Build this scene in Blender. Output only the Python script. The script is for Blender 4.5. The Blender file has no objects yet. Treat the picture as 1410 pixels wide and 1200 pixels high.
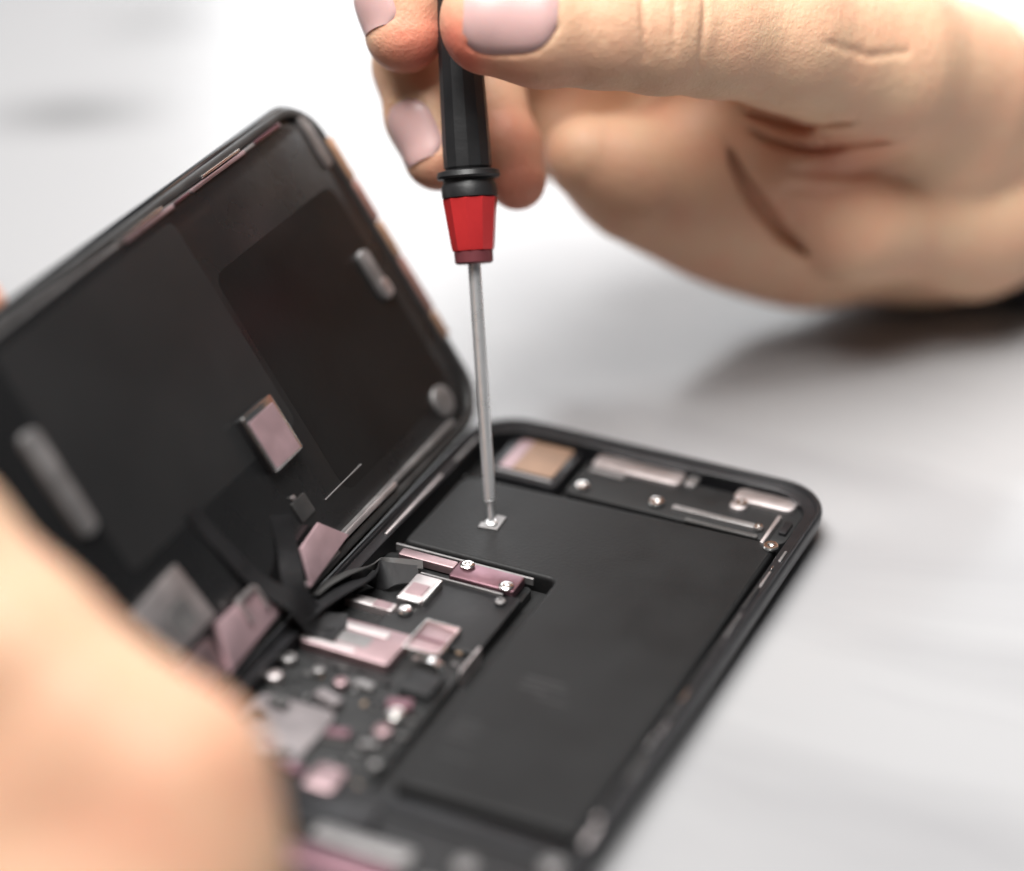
import bpy, bmesh, math, random
import numpy as np
from mathutils import Matrix, Vector

random.seed(7)
MM = 0.001
# ------------------------------------------------------------------ camera, light, exposure
FPX = 3439.033                       # focal length in pixels of the 1410 x 1200 photograph
CROT = [math.radians(a) for a in (58.98003, 0.59931, 25.58784)]
CPOS = np.array([185.7067, -371.1675, 250.1075])
HINGE = math.radians(123.024)
scene = bpy.context.scene
COL = scene.collection
cam_data = bpy.data.cameras.new('camera')
cam = bpy.data.objects.new('camera', cam_data)
COL.objects.link(cam)
cam.location = CPOS * MM
cam.rotation_euler = CROT
cam_data.sensor_width = 36.0
cam_data.lens = FPX / 1410 * 36
cam_data.clip_start = 0.01
cam_data.clip_end = 20
cam_data.dof.use_dof = True
cam_data.dof.focus_distance = 0.439
cam_data.dof.aperture_fstop = 3.4
cam_data.dof.aperture_blades = 0
scene.camera = cam

world = bpy.data.worlds.new('World')
scene.world = world
world.use_nodes = True
wbg = world.node_tree.nodes['Background']
wbg.inputs[0].default_value = (0.93, 0.96, 1.0, 1)
wbg.inputs[1].default_value = 0.07


def area(name, loc, target, size, power, color=(1, 1, 1), size_y=None):
    d = bpy.data.lights.new(name, 'AREA')
    d.shape = 'RECTANGLE'
    d.size = size
    d.size_y = size_y or size
    d.energy = power
    d.color = color
    o = bpy.data.objects.new(name, d)
    COL.objects.link(o)
    o.location = loc
    o.rotation_euler = (Vector(target) - Vector(loc)).to_track_quat('-Z', 'Y').to_euler()
    return o


key = area('ceiling_softbox', (-0.02, -0.07, 0.90), (0.28, 0.56, 0.0), 0.66, 15.8, (1.0, 0.985, 0.96))
key.data.spread = math.radians(125)
area('window_softbox', (-0.30, 1.55, 0.72), (0.0, 0.1, 0.0), 1.5, 24.0, (0.97, 0.985, 1.0), 1.1)

vs = scene.view_settings
vs.view_transform = 'Standard'
vs.look = 'None'
vs.exposure = 0.0
vs.gamma = 1.0
vs.use_curve_mapping = False

# ------------------------------------------------------------------ materials
MATS = {}


def mat(name, color, rough=0.5, metal=0.0, spec=0.5, bump=0.0, bscale=400, var=0.0, vscale=60, coat=0.0):
    if name in MATS:
        return MATS[name]
    m = bpy.data.materials.new(name)
    m.use_nodes = True
    nt = m.node_tree
    b = nt.nodes['Principled BSDF']
    b.inputs['Base Color'].default_value = (*color, 1)
    b.inputs['Roughness'].default_value = rough
    b.inputs['Metallic'].default_value = metal
    b.inputs['Specular IOR Level'].default_value = spec
    b.inputs['Coat Weight'].default_value = coat
    tc = nt.nodes.new('ShaderNodeTexCoord')
    if var > 0:
        n = nt.nodes.new('ShaderNodeTexNoise')
        n.inputs['Scale'].default_value = vscale
        n.inputs['Detail'].default_value = 6
        nt.links.new(tc.outputs['Object'], n.inputs['Vector'])
        r = nt.nodes.new('ShaderNodeValToRGB')
        r.color_ramp.elements[0].position = 0.3
        r.color_ramp.elements[1].position = 0.7
        r.color_ramp.elements[0].color = (*[c * (1 - var) for c in color], 1)
        r.color_ramp.elements[1].color = (*[min(1, c * (1 + var)) for c in color], 1)
        nt.links.new(n.outputs['Fac'], r.inputs['Fac'])
        nt.links.new(r.outputs['Color'], b.inputs['Base Color'])
        mr = nt.nodes.new('ShaderNodeMapRange')
        mr.inputs['To Min'].default_value = max(0.03, rough * 0.75)
        mr.inputs['To Max'].default_value = min(1, rough * 1.3)
        nt.links.new(n.outputs['Fac'], mr.inputs['Value'])
        nt.links.new(mr.outputs['Result'], b.inputs['Roughness'])
    if bump > 0:
        n2 = nt.nodes.new('ShaderNodeTexNoise')
        n2.inputs['Scale'].default_value = bscale
        n2.inputs['Detail'].default_value = 4
        nt.links.new(tc.outputs['Object'], n2.inputs['Vector'])
        bp = nt.nodes.new('ShaderNodeBump')
        bp.inputs['Strength'].default_value = bump
        bp.inputs['Distance'].default_value = 0.0003
        nt.links.new(n2.outputs['Fac'], bp.inputs['Height'])
        nt.links.new(bp.outputs['Normal'], b.inputs['Normal'])
    MATS[name] = m
    return m


M_FRAME = mat('black_anodised', (0.018, 0.018, 0.02), 0.34, 0.3, bump=0.1, bscale=2500, var=0.15, vscale=200)
M_FLOOR = mat('inner_black', (0.005, 0.005, 0.0055), 0.6, var=0.3, vscale=150)
M_BATT = mat('battery_film', (0.010, 0.010, 0.0104), 0.5, 0.0, spec=0.26, bump=0.2, bscale=1600, var=0.16, vscale=90)
M_PRINT = mat('battery_print', (0.022, 0.022, 0.023), 0.5)
M_BOARD = mat('board_black', (0.013, 0.0135, 0.014), 0.45, bump=0.3, bscale=1500, var=0.35, vscale=400)
M_STEEL = mat('steel_shield', (0.66, 0.61, 0.61), 0.46, 1.0, bump=0.12, bscale=700, var=0.10, vscale=220)
M_ROSE = mat('rose_steel', (0.46, 0.335, 0.35), 0.46, 1.0, bump=0.12, bscale=700, var=0.12, vscale=220)
M_ROSEL = mat('light_rose_steel', (0.60, 0.42, 0.45), 0.5, 0.8, bump=0.1, bscale=700, var=0.06, vscale=220)
M_ROSED = mat('dark_rose_steel', (0.30, 0.17, 0.20), 0.38, 1.0, bump=0.1, bscale=700, var=0.12, vscale=220)
M_SCREW = mat('bright_screw', (0.86, 0.84, 0.82), 0.2, 1.0)
M_COPPER = mat('copper_film', (0.30, 0.19, 0.13), 0.5, 0.35, bump=0.15, bscale=500, var=0.2, vscale=140)
M_FLEX = mat('black_flex', (0.007, 0.007, 0.008), 0.5, bump=0.2, bscale=600, var=0.2, vscale=200)
M_FLEXG = mat('grey_flex', (0.085, 0.083, 0.082), 0.35, 0.35, bump=0.2, bscale=600, var=0.2, vscale=200)
M_PANEL = mat('display_back', (0.0085, 0.0085, 0.009), 0.27, spec=0.6, bump=0.15, bscale=500, var=0.14, vscale=50)
M_SHEENL = mat('light_sheen', (0.0145, 0.0145, 0.015), 0.34, spec=0.6, bump=0.2, bscale=120, var=0.12, vscale=40)  # panel tone where the painted reflection is brighter
M_SHEEND = mat('dark_sheen', (0.0055, 0.0055, 0.0057), 0.3, bump=0.1, bscale=500, var=0.2, vscale=60)  # panel tone where the painted reflection is darker
M_GLASS = mat('black_glass', (0.012, 0.012, 0.013), 0.09, spec=0.55, coat=0.3)
M_LIP = mat('bezel_plastic', (0.035, 0.034, 0.034), 0.38, var=0.2, vscale=200)
M_ADH = mat('amber_adhesive', (0.33, 0.19, 0.12), 0.5, var=0.35, vscale=260)
M_ADHR = mat('dark_rose_adhesive', (0.27, 0.14, 0.115), 0.45, var=0.3, vscale=260)
M_GREYM = mat('dull_grey_metal', (0.30, 0.29, 0.29), 0.45, 0.8, var=0.2, vscale=250)
M_DULL = mat('dull_silver', (0.26, 0.235, 0.24), 0.5, 0.6, var=0.15, vscale=250)
M_CERAM = mat('tan_ceramic', (0.36, 0.25, 0.17), 0.5)
M_HBLACK = mat('handle_black', (0.013, 0.013, 0.014), 0.42, bump=0.15, bscale=900, var=0.12, vscale=150)
M_HRED = mat('anodised_red', (0.62, 0.035, 0.038), 0.32, 0.35, bump=0.06, bscale=900, var=0.08, vscale=150)
M_HRING = mat('dark_red_ring', (0.22, 0.06, 0.07), 0.35, 0.5)
M_SHAFT = mat('steel_shaft', (0.90, 0.90, 0.91), 0.28, 0.8, bump=0.04, bscale=1500, var=0.03, vscale=350)


def skin_material(name, base, red):
    m = bpy.data.materials.new(name)
    m.use_nodes = True
    nt = m.node_tree
    b = nt.nodes['Principled BSDF']
    tc = nt.nodes.new('ShaderNodeTexCoord')
    n = nt.nodes.new('ShaderNodeTexNoise')
    n.inputs['Scale'].default_value = 110
    n.inputs['Detail'].default_value = 5
    nt.links.new(tc.outputs['Object'], n.inputs['Vector'])
    mr = nt.nodes.new('ShaderNodeMapRange')
    mr.inputs['From Min'].default_value = 0.35
    mr.inputs['From Max'].default_value = 0.7
    mr.inputs['To Max'].default_value = 0.2
    nt.links.new(n.outputs['Fac'], mr.inputs['Value'])
    at = nt.nodes.new('ShaderNodeAttribute')
    at.attribute_name = 'blush'
    ad = nt.nodes.new('ShaderNodeMath')
    ad.operation = 'ADD'
    ad.use_clamp = True
    nt.links.new(mr.outputs['Result'], ad.inputs[0])
    nt.links.new(at.outputs['Fac'], ad.inputs[1])
    mx = nt.nodes.new('ShaderNodeMix')
    mx.data_type = 'RGBA'
    mx.inputs[6].default_value = (*base, 1)
    mx.inputs[7].default_value = (*red, 1)
    nt.links.new(ad.outputs[0], mx.inputs[0])
    nt.links.new(mx.outputs[2], b.inputs['Base Color'])
    b.inputs['Roughness'].default_value = 0.5
    b.inputs['Specular IOR Level'].default_value = 0.35
    b.inputs['Subsurface Weight'].default_value = 0.22
    b.inputs['Subsurface Radius'].default_value = (1.0, 0.35, 0.2)
    b.inputs['Subsurface Scale'].default_value = 0.004
    nb = nt.nodes.new('ShaderNodeTexNoise')
    nb.inputs['Scale'].default_value = 38
    nb.inputs['Detail'].default_value = 3
    nt.links.new(tc.outputs['Object'], nb.inputs['Vector'])
    mb = nt.nodes.new('ShaderNodeMapRange')
    mb.inputs['From Min'].default_value = 0.45
    mb.inputs['From Max'].default_value = 0.75
    mb.inputs['To Max'].default_value = 0.16
    nt.links.new(nb.outputs['Fac'], mb.inputs['Value'])
    ab = nt.nodes.new('ShaderNodeMath')
    ab.operation = 'ADD'
    nt.links.new(mr.outputs['Result'], ab.inputs[0])
    nt.links.new(mb.outputs['Result'], ab.inputs[1])
    nt.links.new(ab.outputs[0], ad.inputs[0])
    # fine skin relief: cell pattern of tiny furrows plus pores
    v = nt.nodes.new('ShaderNodeTexVoronoi')
    v.feature = 'DISTANCE_TO_EDGE'
    v.inputs['Scale'].default_value = 1100
    nt.links.new(tc.outputs['Object'], v.inputs['Vector'])
    n2 = nt.nodes.new('ShaderNodeTexNoise')
    n2.inputs['Scale'].default_value = 520
    n2.inputs['Detail'].default_value = 6
    nt.links.new(tc.outputs['Object'], n2.inputs['Vector'])
    b1 = nt.nodes.new('ShaderNodeBump')
    b1.inputs['Strength'].default_value = 0.22
    b1.inputs['Distance'].default_value = 0.0004
    nt.links.new(v.outputs['Distance'], b1.inputs['Height'])
    b2 = nt.nodes.new('ShaderNodeBump')
    b2.inputs['Strength'].default_value = 0.5
    b2.inputs['Distance'].default_value = 0.0005
    nt.links.new(n2.outputs['Fac'], b2.inputs['Height'])
    nt.links.new(b1.outputs['Normal'], b2.inputs['Normal'])
    nt.links.new(b2.outputs['Normal'], b.inputs['Normal'])
    return m


M_SKIN = skin_material('skin', (0.69, 0.45, 0.295), (0.72, 0.21, 0.14))
M_NAIL = mat('nail', (0.56, 0.355, 0.34), 0.38, spec=0.5, bump=0.05, bscale=300, var=0.06, vscale=120)
M_NAIL.node_tree.nodes['Principled BSDF'].inputs['Subsurface Weight'].default_value = 0.2
M_NAIL.node_tree.nodes['Principled BSDF'].inputs['Subsurface Scale'].default_value = 0.002


def table_material():
    m = bpy.data.materials.new('white_table')
    m.use_nodes = True
    nt = m.node_tree
    b = nt.nodes['Principled BSDF']
    b.inputs['Roughness'].default_value = 0.2
    b.inputs['Specular IOR Level'].default_value = 0.5
    tc = nt.nodes.new('ShaderNodeTexCoord')
    mp = nt.nodes.new('ShaderNodeMapping')
    mp.inputs['Rotation'].default_value = (0, 0, 0.5)
    mp.inputs['Scale'].default_value = (1, 2.6, 1)
    nt.links.new(tc.outputs['Object'], mp.inputs['Vector'])
    n = nt.nodes.new('ShaderNodeTexNoise')
    n.inputs['Scale'].default_value = 5.5
    n.inputs['Detail'].default_value = 5
    n.inputs['Distortion'].default_value = 0.8
    nt.links.new(mp.outputs['Vector'], n.inputs['Vector'])
    r = nt.nodes.new('ShaderNodeValToRGB')
    r.color_ramp.elements[0].position = 0.28
    r.color_ramp.elements[0].color = (0.275, 0.272, 0.28, 1)
    r.color_ramp.elements[1].position = 0.5
    r.color_ramp.elements[1].color = (0.345, 0.342, 0.349, 1)
    nt.links.new(n.outputs['Fac'], r.inputs['Fac'])
    # two soft grey patches in the colour, behind the phone
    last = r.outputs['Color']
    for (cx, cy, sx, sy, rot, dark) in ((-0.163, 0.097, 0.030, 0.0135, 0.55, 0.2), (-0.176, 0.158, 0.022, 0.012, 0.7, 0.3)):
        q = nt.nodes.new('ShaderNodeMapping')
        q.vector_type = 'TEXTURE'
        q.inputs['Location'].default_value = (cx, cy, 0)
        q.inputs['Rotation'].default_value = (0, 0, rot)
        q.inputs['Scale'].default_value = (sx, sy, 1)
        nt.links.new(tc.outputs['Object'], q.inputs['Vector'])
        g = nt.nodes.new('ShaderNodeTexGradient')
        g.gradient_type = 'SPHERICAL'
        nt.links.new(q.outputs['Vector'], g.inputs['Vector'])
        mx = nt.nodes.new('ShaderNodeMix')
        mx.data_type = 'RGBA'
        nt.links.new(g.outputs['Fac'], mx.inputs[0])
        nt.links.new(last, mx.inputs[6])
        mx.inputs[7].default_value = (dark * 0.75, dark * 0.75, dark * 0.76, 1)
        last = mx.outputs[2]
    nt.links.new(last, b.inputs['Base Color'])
    return m


M_TABLE = table_material()
M_CLOTH = mat('dark_cloth', (0.022, 0.022, 0.025), 0.9, spec=0.2, bump=0.4, bscale=900, var=0.25, vscale=500)


# ------------------------------------------------------------------ mesh helpers (all lengths in mm)
def link(name, bm, m, parent=None, smooth=True, origin=None, autosmooth=35):
    """one bmesh (in the parent's frame, mm) becomes one object whose origin sits at its base"""
    bm.normal_update()
    vs_ = [v.co for v in bm.verts]
    lo = Vector([min(v[i] for v in vs_) for i in range(3)])
    hi = Vector([max(v[i] for v in vs_) for i in range(3)])
    o0 = Vector(origin) if origin is not None else Vector(((lo.x + hi.x) / 2, (lo.y + hi.y) / 2, lo.z))
    for v in bm.verts:
        v.co = (v.co - o0) * MM
    for f in bm.faces:
        f.smooth = smooth
    if smooth:
        lim = math.radians(autosmooth)
        for e in bm.edges:
            if len(e.link_faces) == 2 and e.calc_face_angle(0) > lim:
                e.smooth = False
    me = bpy.data.meshes.new(name)
    bm.to_mesh(me)
    bm.free()
    me.materials.append(m)
    o = bpy.data.objects.new(name, me)
    COL.objects.link(o)
    o.location = o0 * MM
    if parent is not None:
        o.parent = parent
        po = parent.get('o_mm')
        if po is not None:
            o.location = (o0 - Vector(po)) * MM
    o['o_mm'] = [o0.x, o0.y, o0.z]
    return o


def rrect(cx, cy, sx, sy, r, seg=5):
    r = max(min(r, sx / 2 - 1e-3, sy / 2 - 1e-3), 1e-3)
    pts = []
    for k, (ax, ay) in enumerate(((1, 1), (-1, 1), (-1, -1), (1, -1))):
        for i in range(seg + 1):
            a = math.pi / 2 * (k + i / seg)
            pts.append((cx + ax * (sx / 2 - r) + r * math.cos(a), cy + ay * (sy / 2 - r) + r * math.sin(a)))
    return pts


def prism_bm(poly, z0, z1, bev=0.15, seg=2, bm=None):
    bm = bm or bmesh.new()
    a = [bm.verts.new((x, y, z0)) for x, y in poly]
    b = [bm.verts.new((x, y, z1)) for x, y in poly]
    n = len(poly)
    top = bm.faces.new(b)
    bm.faces.new(a[::-1])
    for i in range(n):
        bm.faces.new((a[i], a[(i + 1) % n], b[(i + 1) % n], b[i]))
    if bev > 0:
        bmesh.ops.bevel(bm, geom=list(top.edges), offset=bev, segments=seg, profile=0.5, affect='EDGES')
    return bm


def slab(name, cx, cy, sx, sy, z0, z1, m, parent, r=0.4, bev=0.15, seg=2):
    return link(name, prism_bm(rrect(cx, cy, sx, sy, r, 3), z0, z1, bev, seg), m, parent)


def lathe_bm(profile, seg=24, axis=None, base=(0, 0, 0), bm=None):
    """profile: list of (radius, height); axis: direction"""
    bm = bm or bmesh.new()
    ax = Vector(axis or (0, 0, 1)).normalized()
    q = Vector((0, 0, 1)).rotation_difference(ax)
    base = Vector(base)
    rings = []
    for r, h in profile:
        if r < 1e-6:
            rings.append([bm.verts.new(base + q @ Vector((0, 0, h)))])
        else:
            rings.append([bm.verts.new(base + q @ Vector((r * math.cos(2 * math.pi * i / seg), r * math.sin(2 * math.pi * i / seg), h))) for i in range(seg)])
    for A, B in zip(rings, rings[1:]):
        for i in range(seg):
            j = (i + 1) % seg
            if len(A) == 1 and len(B) == 1:
                continue
            if len(A) == 1:
                bm.faces.new((A[0], B[j], B[i]))
            elif len(B) == 1:
                bm.faces.new((A[i], A[j], B[0]))
            else:
                bm.faces.new((A[i], A[j], B[j], B[i]))
    for R_, flip in ((rings[0], True), (rings[-1], False)):
        if len(R_) > 2:
            bm.faces.new(R_[::-1] if flip else R_)
    bmesh.ops.recalc_face_normals(bm, faces=bm.faces)
    return bm


def screw(x, y, z, r, parent, m=None, name='screw', h=0.55):
    """pan head with a cross recess"""
    bm = lathe_bm([(r * 0.9, 0), (r, h * 0.3), (r, h * 0.6), (r * 0.86, h * 0.9), (r * 0.6, h), (r * 0.42, h), (r * 0.36, h * 0.55), (0, h * 0.45)], 20, base=(x, y, z))
    return link(name, bm, m or M_SCREW, parent)


def ribbon(name, pts, widths, side, thick, m, parent, n=28):
    """flat cable through 3-D points (Catmull-Rom), width direction `side`"""
    P = [Vector(p) for p in pts]
    P = [P[0] * 2 - P[1]] + P + [P[-1] * 2 - P[-2]]
    S = [Vector(s).normalized() for s in side]
    path, wid, sd = [], [], []
    k = len(P) - 3
    for i in range(n + 1):
        t = i / n * k
        j = min(int(t), k - 1)
        u = t - j
        a, b, c, d = P[j:j + 4]
        path.append(0.5 * ((2 * b) + (c - a) * u + (2 * a - 5 * b + 4 * c - d) * u * u + (3 * b - a - 3 * c + d) * u ** 3))
        wid.append(widths[j] * (1 - u) + widths[j + 1] * u)
        sd.append((S[j] * (1 - u) + S[j + 1] * u).normalized())
    bm = bmesh.new()
    rows = []
    for i, p in enumerate(path):
        tg = (path[min(i + 1, n)] - path[max(i - 1, 0)]).normalized()
        nn = tg.cross(sd[i]).normalized()
        s = nn.cross(tg).normalized()
        w = wid[i] / 2
        rows.append([bm.verts.new(p + s * a * w + nn * b * thick / 2) for a, b in ((-1, -1), (1, -1), (1, 1), (-1, 1))])
    for A, B in zip(rows, rows[1:]):
        for q in range(4):
            bm.faces.new((A[q], A[(q + 1) % 4], B[(q + 1) % 4], B[q]))
    bm.faces.new(rows[0][::-1])
    bm.faces.new(rows[-1])
    bmesh.ops.recalc_face_normals(bm, faces=bm.faces)
    return link(name, bm, m, parent)


def empty(name, loc_mm):
    o = bpy.data.objects.new(name, None)
    o.empty_display_size = 0.01
    COL.objects.link(o)
    o.location = Vector(loc_mm) * MM
    o['o_mm'] = list(map(float, loc_mm))
    return o


def tag(o, label, cat, group=None):
    o['label'] = label
    o['category'] = cat
    if group:
        o['group'] = group
    return o


# ------------------------------------------------------------------ table
bm = prism_bm(rrect(60, 120, 1700, 1500, 40, 8), -28, 0, 3.0, 3)
tbl = link('table_top', bm, M_TABLE, origin=(0, 0, 0))
tbl['kind'] = 'structure'

# ------------------------------------------------------------------ smartphone, body
W, H = 70.9, 143.6
phone = empty('smartphone', (W / 2, -H / 2, 0))
tag(phone, 'opened black smartphone with screen folded up and bare battery showing on the white table', 'smartphone')

prof = [(6.0, 0.0), (3.9, 0.12), (2.5, 0.6), (1.4, 1.5), (0.65, 2.7), (0.2, 4.2), (0.0, 5.5), (0.08, 6.2), (0.3, 6.65), (0.55, 6.8),
        (1.0, 6.8), (1.15, 6.65), (1.2, 6.05), (1.4, 5.95), (2.9, 5.95), (3.1, 5.8), (3.2, 1.3)]
bm = bmesh.new()
rings = []
for off, z in prof:
    rings.append([bm.verts.new((x, y, z)) for x, y in rrect(W / 2, -H / 2, W - 2 * off, H - 2 * off, 9.8 - off * 0.6, 10)])
n = len(rings[0])
bm.faces.new(rings[0][::-1])
for A, B in zip(rings, rings[1:]):
    for i in range(n):
        bm.faces.new((A[i], A[(i + 1) % n], B[(i + 1) % n], B[i]))
frame = link('body_frame', bm, M_FRAME, phone, autosmooth=50)
floor_o = link('midplate', prism_bm(rrect(W / 2, -H / 2, W - 6.6, H - 6.6, 7.0, 8), 0.9, 1.35, 0), M_FLOOR, phone)

# raised rim of the hinge side: thin polished ledge that catches the light
slab('edge_ledge', 2.5, -35.5, 0.55, 22, 5.95, 6.35, M_STEEL, frame, 0.2, 0.12)
slab('edge_ledge', 2.55, -14.5, 0.5, 9, 5.95, 6.3, M_GREYM, frame, 0.2, 0.12)
# small spring clips and solder tabs along the far long side
yy = -22.0
while yy > -118:
    ln = random.choice((1.2, 2.0, 3.5, 5.0, 7.0))
    slab('spring_clip', 68.75 + random.uniform(-0.35, 0.35), yy - ln / 2, random.choice((0.3, 0.35, 0.8, 0.5)), ln, 5.95, 6.0 + random.uniform(0.15, 0.4),
         random.choice((M_GREYM, M_SCREW, M_FLEXG, M_STEEL, M_LIP)), frame, 0.12, 0.08, 1)
    yy -= ln + random.uniform(0.3, 2.2)

# --- battery (L shape)
def rounded_poly(pts, r, seg=4):
    out = []
    n_ = len(pts)
    for i in range(n_):
        p0, p1, p2 = Vector(pts[i - 1]), Vector(pts[i]), Vector(pts[(i + 1) % n_])
        a, b = (p0 - p1).normalized(), (p2 - p1).normalized()
        for k in range(seg + 1):
            t = k / seg
            s, e = p1 + a * r, p1 + b * r
            q = s * (1 - t) ** 2 + p1 * 2 * t * (1 - t) + e * t ** 2
            out.append((q.x, q.y))
    return out


bat_poly = [(66.4, -18.4), (6.8, -20.6), (5.2, -22.2), (5.2, -45.2), (35.2, -45.2), (35.2, -106.0), (66.9, -106.0)]
bat_out = [Vector(p) for p in rounded_poly(bat_poly, 1.6, 6)]


def offset_ring(pts, d):
    out, n_ = [], len(pts)
    for i in range(n_):
        t = (pts[(i + 1) % n_] - pts[i - 1]).normalized()
        out.append(pts[i] + Vector((-t.y, t.x)) * d)      # the outline runs anticlockwise
    return out


bm = bmesh.new()
rings = [[bm.verts.new((p.x, p.y, z)) for p in offset_ring(bat_out, d)] for d, z in ((0, 1.35), (0, 4.1), (0.08, 4.45), (0.3, 4.75), (0.65, 4.9), (0.95, 4.9))]
for A, B in zip(rings, rings[1:]):
    for i in range(len(A)):
        bm.faces.new((A[i], A[(i + 1) % len(A)], B[(i + 1) % len(A)], B[i]))
bm.faces.new(rings[-1])
bmesh.ops.recalc_face_normals(bm, faces=bm.faces)
bmesh.ops.triangulate(bm, faces=[f for f in bm.faces if len(f.verts) > 4])
battery = link('battery', bm, M_BATT, phone)
# folded seam of the pouch along the long side and the near end
slab('pouch_seam', 65.7, -62, 0.4, 80, 4.9, 5.0, M_BATT, battery, 0.2, 0.05, 1)
# faint grey print, illegible in the photograph: rows of small marks
for (x, y, sx, sy) in ((46, -72.5, 7, 0.5), (46.5, -74.0, 8, 0.5), (45, -75.5, 5, 0.5), (49, -77, 6, 0.4), (39.5, -87.5, 4.0, 0.4), (40.2, -89.0, 5.4, 0.4), (39.0, -90.5, 3.6, 0.4), (40.0, -92.0, 5.0, 0.4), (41.5, -96.5, 6.0, 0.4)):
    slab('print_mark', x, y, sx, sy, 4.895, 4.912, M_PRINT, battery, 0.1, 0)

# --- screw being driven, with its bright lug
bm = prism_bm([(15.6, -35.9), (19.2, -35.4), (18.9, -31.0), (17.0, -31.0), (17.0, -33.6), (15.4, -34.4)], 4.9, 5.2, 0.08, 1)
lug = link('screw_lug', bm, M_GREYM, phone)
screw(17.3, -34.0, 5.2, 1.15, lug, M_SHAFT, h=0.5)

# --- far end: vibration motor, loudspeaker, screws
dark_far = slab('end_bracket', 45.5, -11.3, 43, 12.6, 1.35, 4.3, M_FLOOR, phone, 1.5, 0.3)
motor = slab('vibration_motor', 15.0, -11.0, 14.5, 13.5, 1.35, 4.6, M_FRAME, phone, 0.8, 0.3)
slab('copper_label', 15.2, -9.6, 10.4, 10.6, 4.6, 4.72, M_COPPER, motor, 0.5, 0.05, 1)
slab('rose_label', 10.9, -9.8, 2.6, 10.4, 4.74, 4.8, M_ROSE, motor, 0.3, 0.03, 1)
slab('motor_rim', 15.2, -16.3, 11.5, 0.6, 4.6, 5.0, M_GREYM, motor, 0.2, 0.1, 1)
slab('speaker_plate', 34.0, -5.6, 17.6, 4.6, 4.3, 5.0, M_STEEL, dark_far, 1.0, 0.25)
slab('speaker_mesh', 29.0, -8.9, 7.0, 1.3, 4.3, 4.7, M_GREYM, dark_far, 0.3, 0.15)
slab('speaker_plate', 44.5, -5.2, 2.2, 3.6, 4.3, 4.9, M_GREYM, dark_far, 0.6, 0.2)
slab('corner_bracket', 59.2, -5.9, 11.6, 4.2, 4.3, 5.1, M_STEEL, dark_far, 1.4, 0.25)
slab('corner_bracket', 55.3, -9.3, 3.2, 3.2, 4.3, 5.0, M_STEEL, dark_far, 1.3, 0.2)
slab('flex_bar', 53.2, -14.6, 17.5, 1.5, 4.3, 4.9, M_GREYM, dark_far, 0.4, 0.15)
slab('flex_bar', 55.0, -17.4, 14.0, 1.0, 4.3, 4.75, M_FLEXG, dark_far, 0.3, 0.15)
slab('flex_bar', 63.6, -15.0, 0.7, 9.6, 4.3, 5.3, M_STEEL, dark_far, 0.2, 0.1)
slab('flex_bar', 65.7, -13.0, 1.4, 4.0, 4.3, 5.0, M_FRAME, dark_far, 0.2, 0.1)
for (x, y, r) in ((26.8, -15.3, 1.35), (41.4, -14.6, 1.5), (55.6, -8.6, 1.2), (61.2, -14.9, 0.9), (65.6, -20.3, 1.5)):
    screw(x, y, 4.5 if x < 65 else 4.9, r, dark_far, h=0.8)

# --- logic board with shields, brackets, connectors
board = slab('logic_board', 17.4, -80.0, 28.2, 66.5, 1.35, 3.0, M_BOARD, phone, 1.0, 0.1)
upper = slab('board_cover', 22.0, -60.5, 19.5, 18.0, 3.0, 3.9, M_FLEX, board, 0.8, 0.2)
slab('connector_bracket', 23.8, -49.2, 12.6, 5.0, 3.4, 4.95, M_ROSED, board, 0.5, 0.2)
slab('connector_bracket', 11.9, -48.3, 11.0, 2.2, 3.4, 4.9, M_ROSE, board, 0.4, 0.2)
slab('bracket_edge', 18.0, -46.3, 27.0, 0.45, 3.4, 4.75, M_GREYM, board, 0.1, 0.05, 1)
slab('bracket_edge', 20.5, -52.4, 16.0, 0.4, 3.4, 4.5, M_GREYM, board, 0.1, 0.05, 1)
screw(19.4, -47.9, 4.95, 1.35, board, h=0.6)
screw(28.4, -50.9, 4.95, 1.35, board, h=0.6)
screw(28.9, -54.3, 4.0, 1.0, board, M_GREYM, h=0.6)
# small connector with a bright top
bm = prism_bm(rrect(14.8, -57.3, 4.7, 7.6, 0.4, 3), 3.4, 5.0, 0.2)
con = link('connector', bm, M_STEEL, board)
slab('connector_lid', 14.8, -58.0, 3.3, 3.4, 5.0, 5.12, M_ROSE, board, 0.2, 0.05, 1)
slab('connector_rim', 14.9, -61.5, 4.4, 0.7, 3.6, 5.2, M_SCREW, board, 0.2, 0.12, 1)
slab('connector_rim', 17.4, -57.4, 0.5, 7.0, 3.6, 5.2, M_SCREW, board, 0.2, 0.12, 1)
screw(15.3, -63.9, 4.2, 1.35, board, h=0.8)
slab('shield_strip', 8.8, -64.0, 9.4, 2.3, 3.0, 4.6, M_STEEL, board, 0.4, 0.2)
slab('shield_strip', 11.2, -64.05, 3.2, 2.0, 4.6, 4.68, M_ROSE, board, 0.2, 0.04, 1)
# large rosy shield with a shallow sunk channel
sh = slab('shield', 11.9, -74.9, 16.8, 9.2, 3.0, 4.9, M_ROSE, board, 0.7, 0.25)
slab('shield_rib', 10.4, -72.2, 13.0, 1.8, 4.9, 5.15, M_STEEL, board, 0.4, 0.12)
slab('shield_rib', 8.4, -78.3, 10.5, 1.2, 4.9, 5.15, M_STEEL, board, 0.4, 0.12)
slab('shield_window', 9.6, -75.3, 10.5, 3.2, 4.9, 4.96, M_GREYM, board, 0.5, 0.03, 1)
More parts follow.
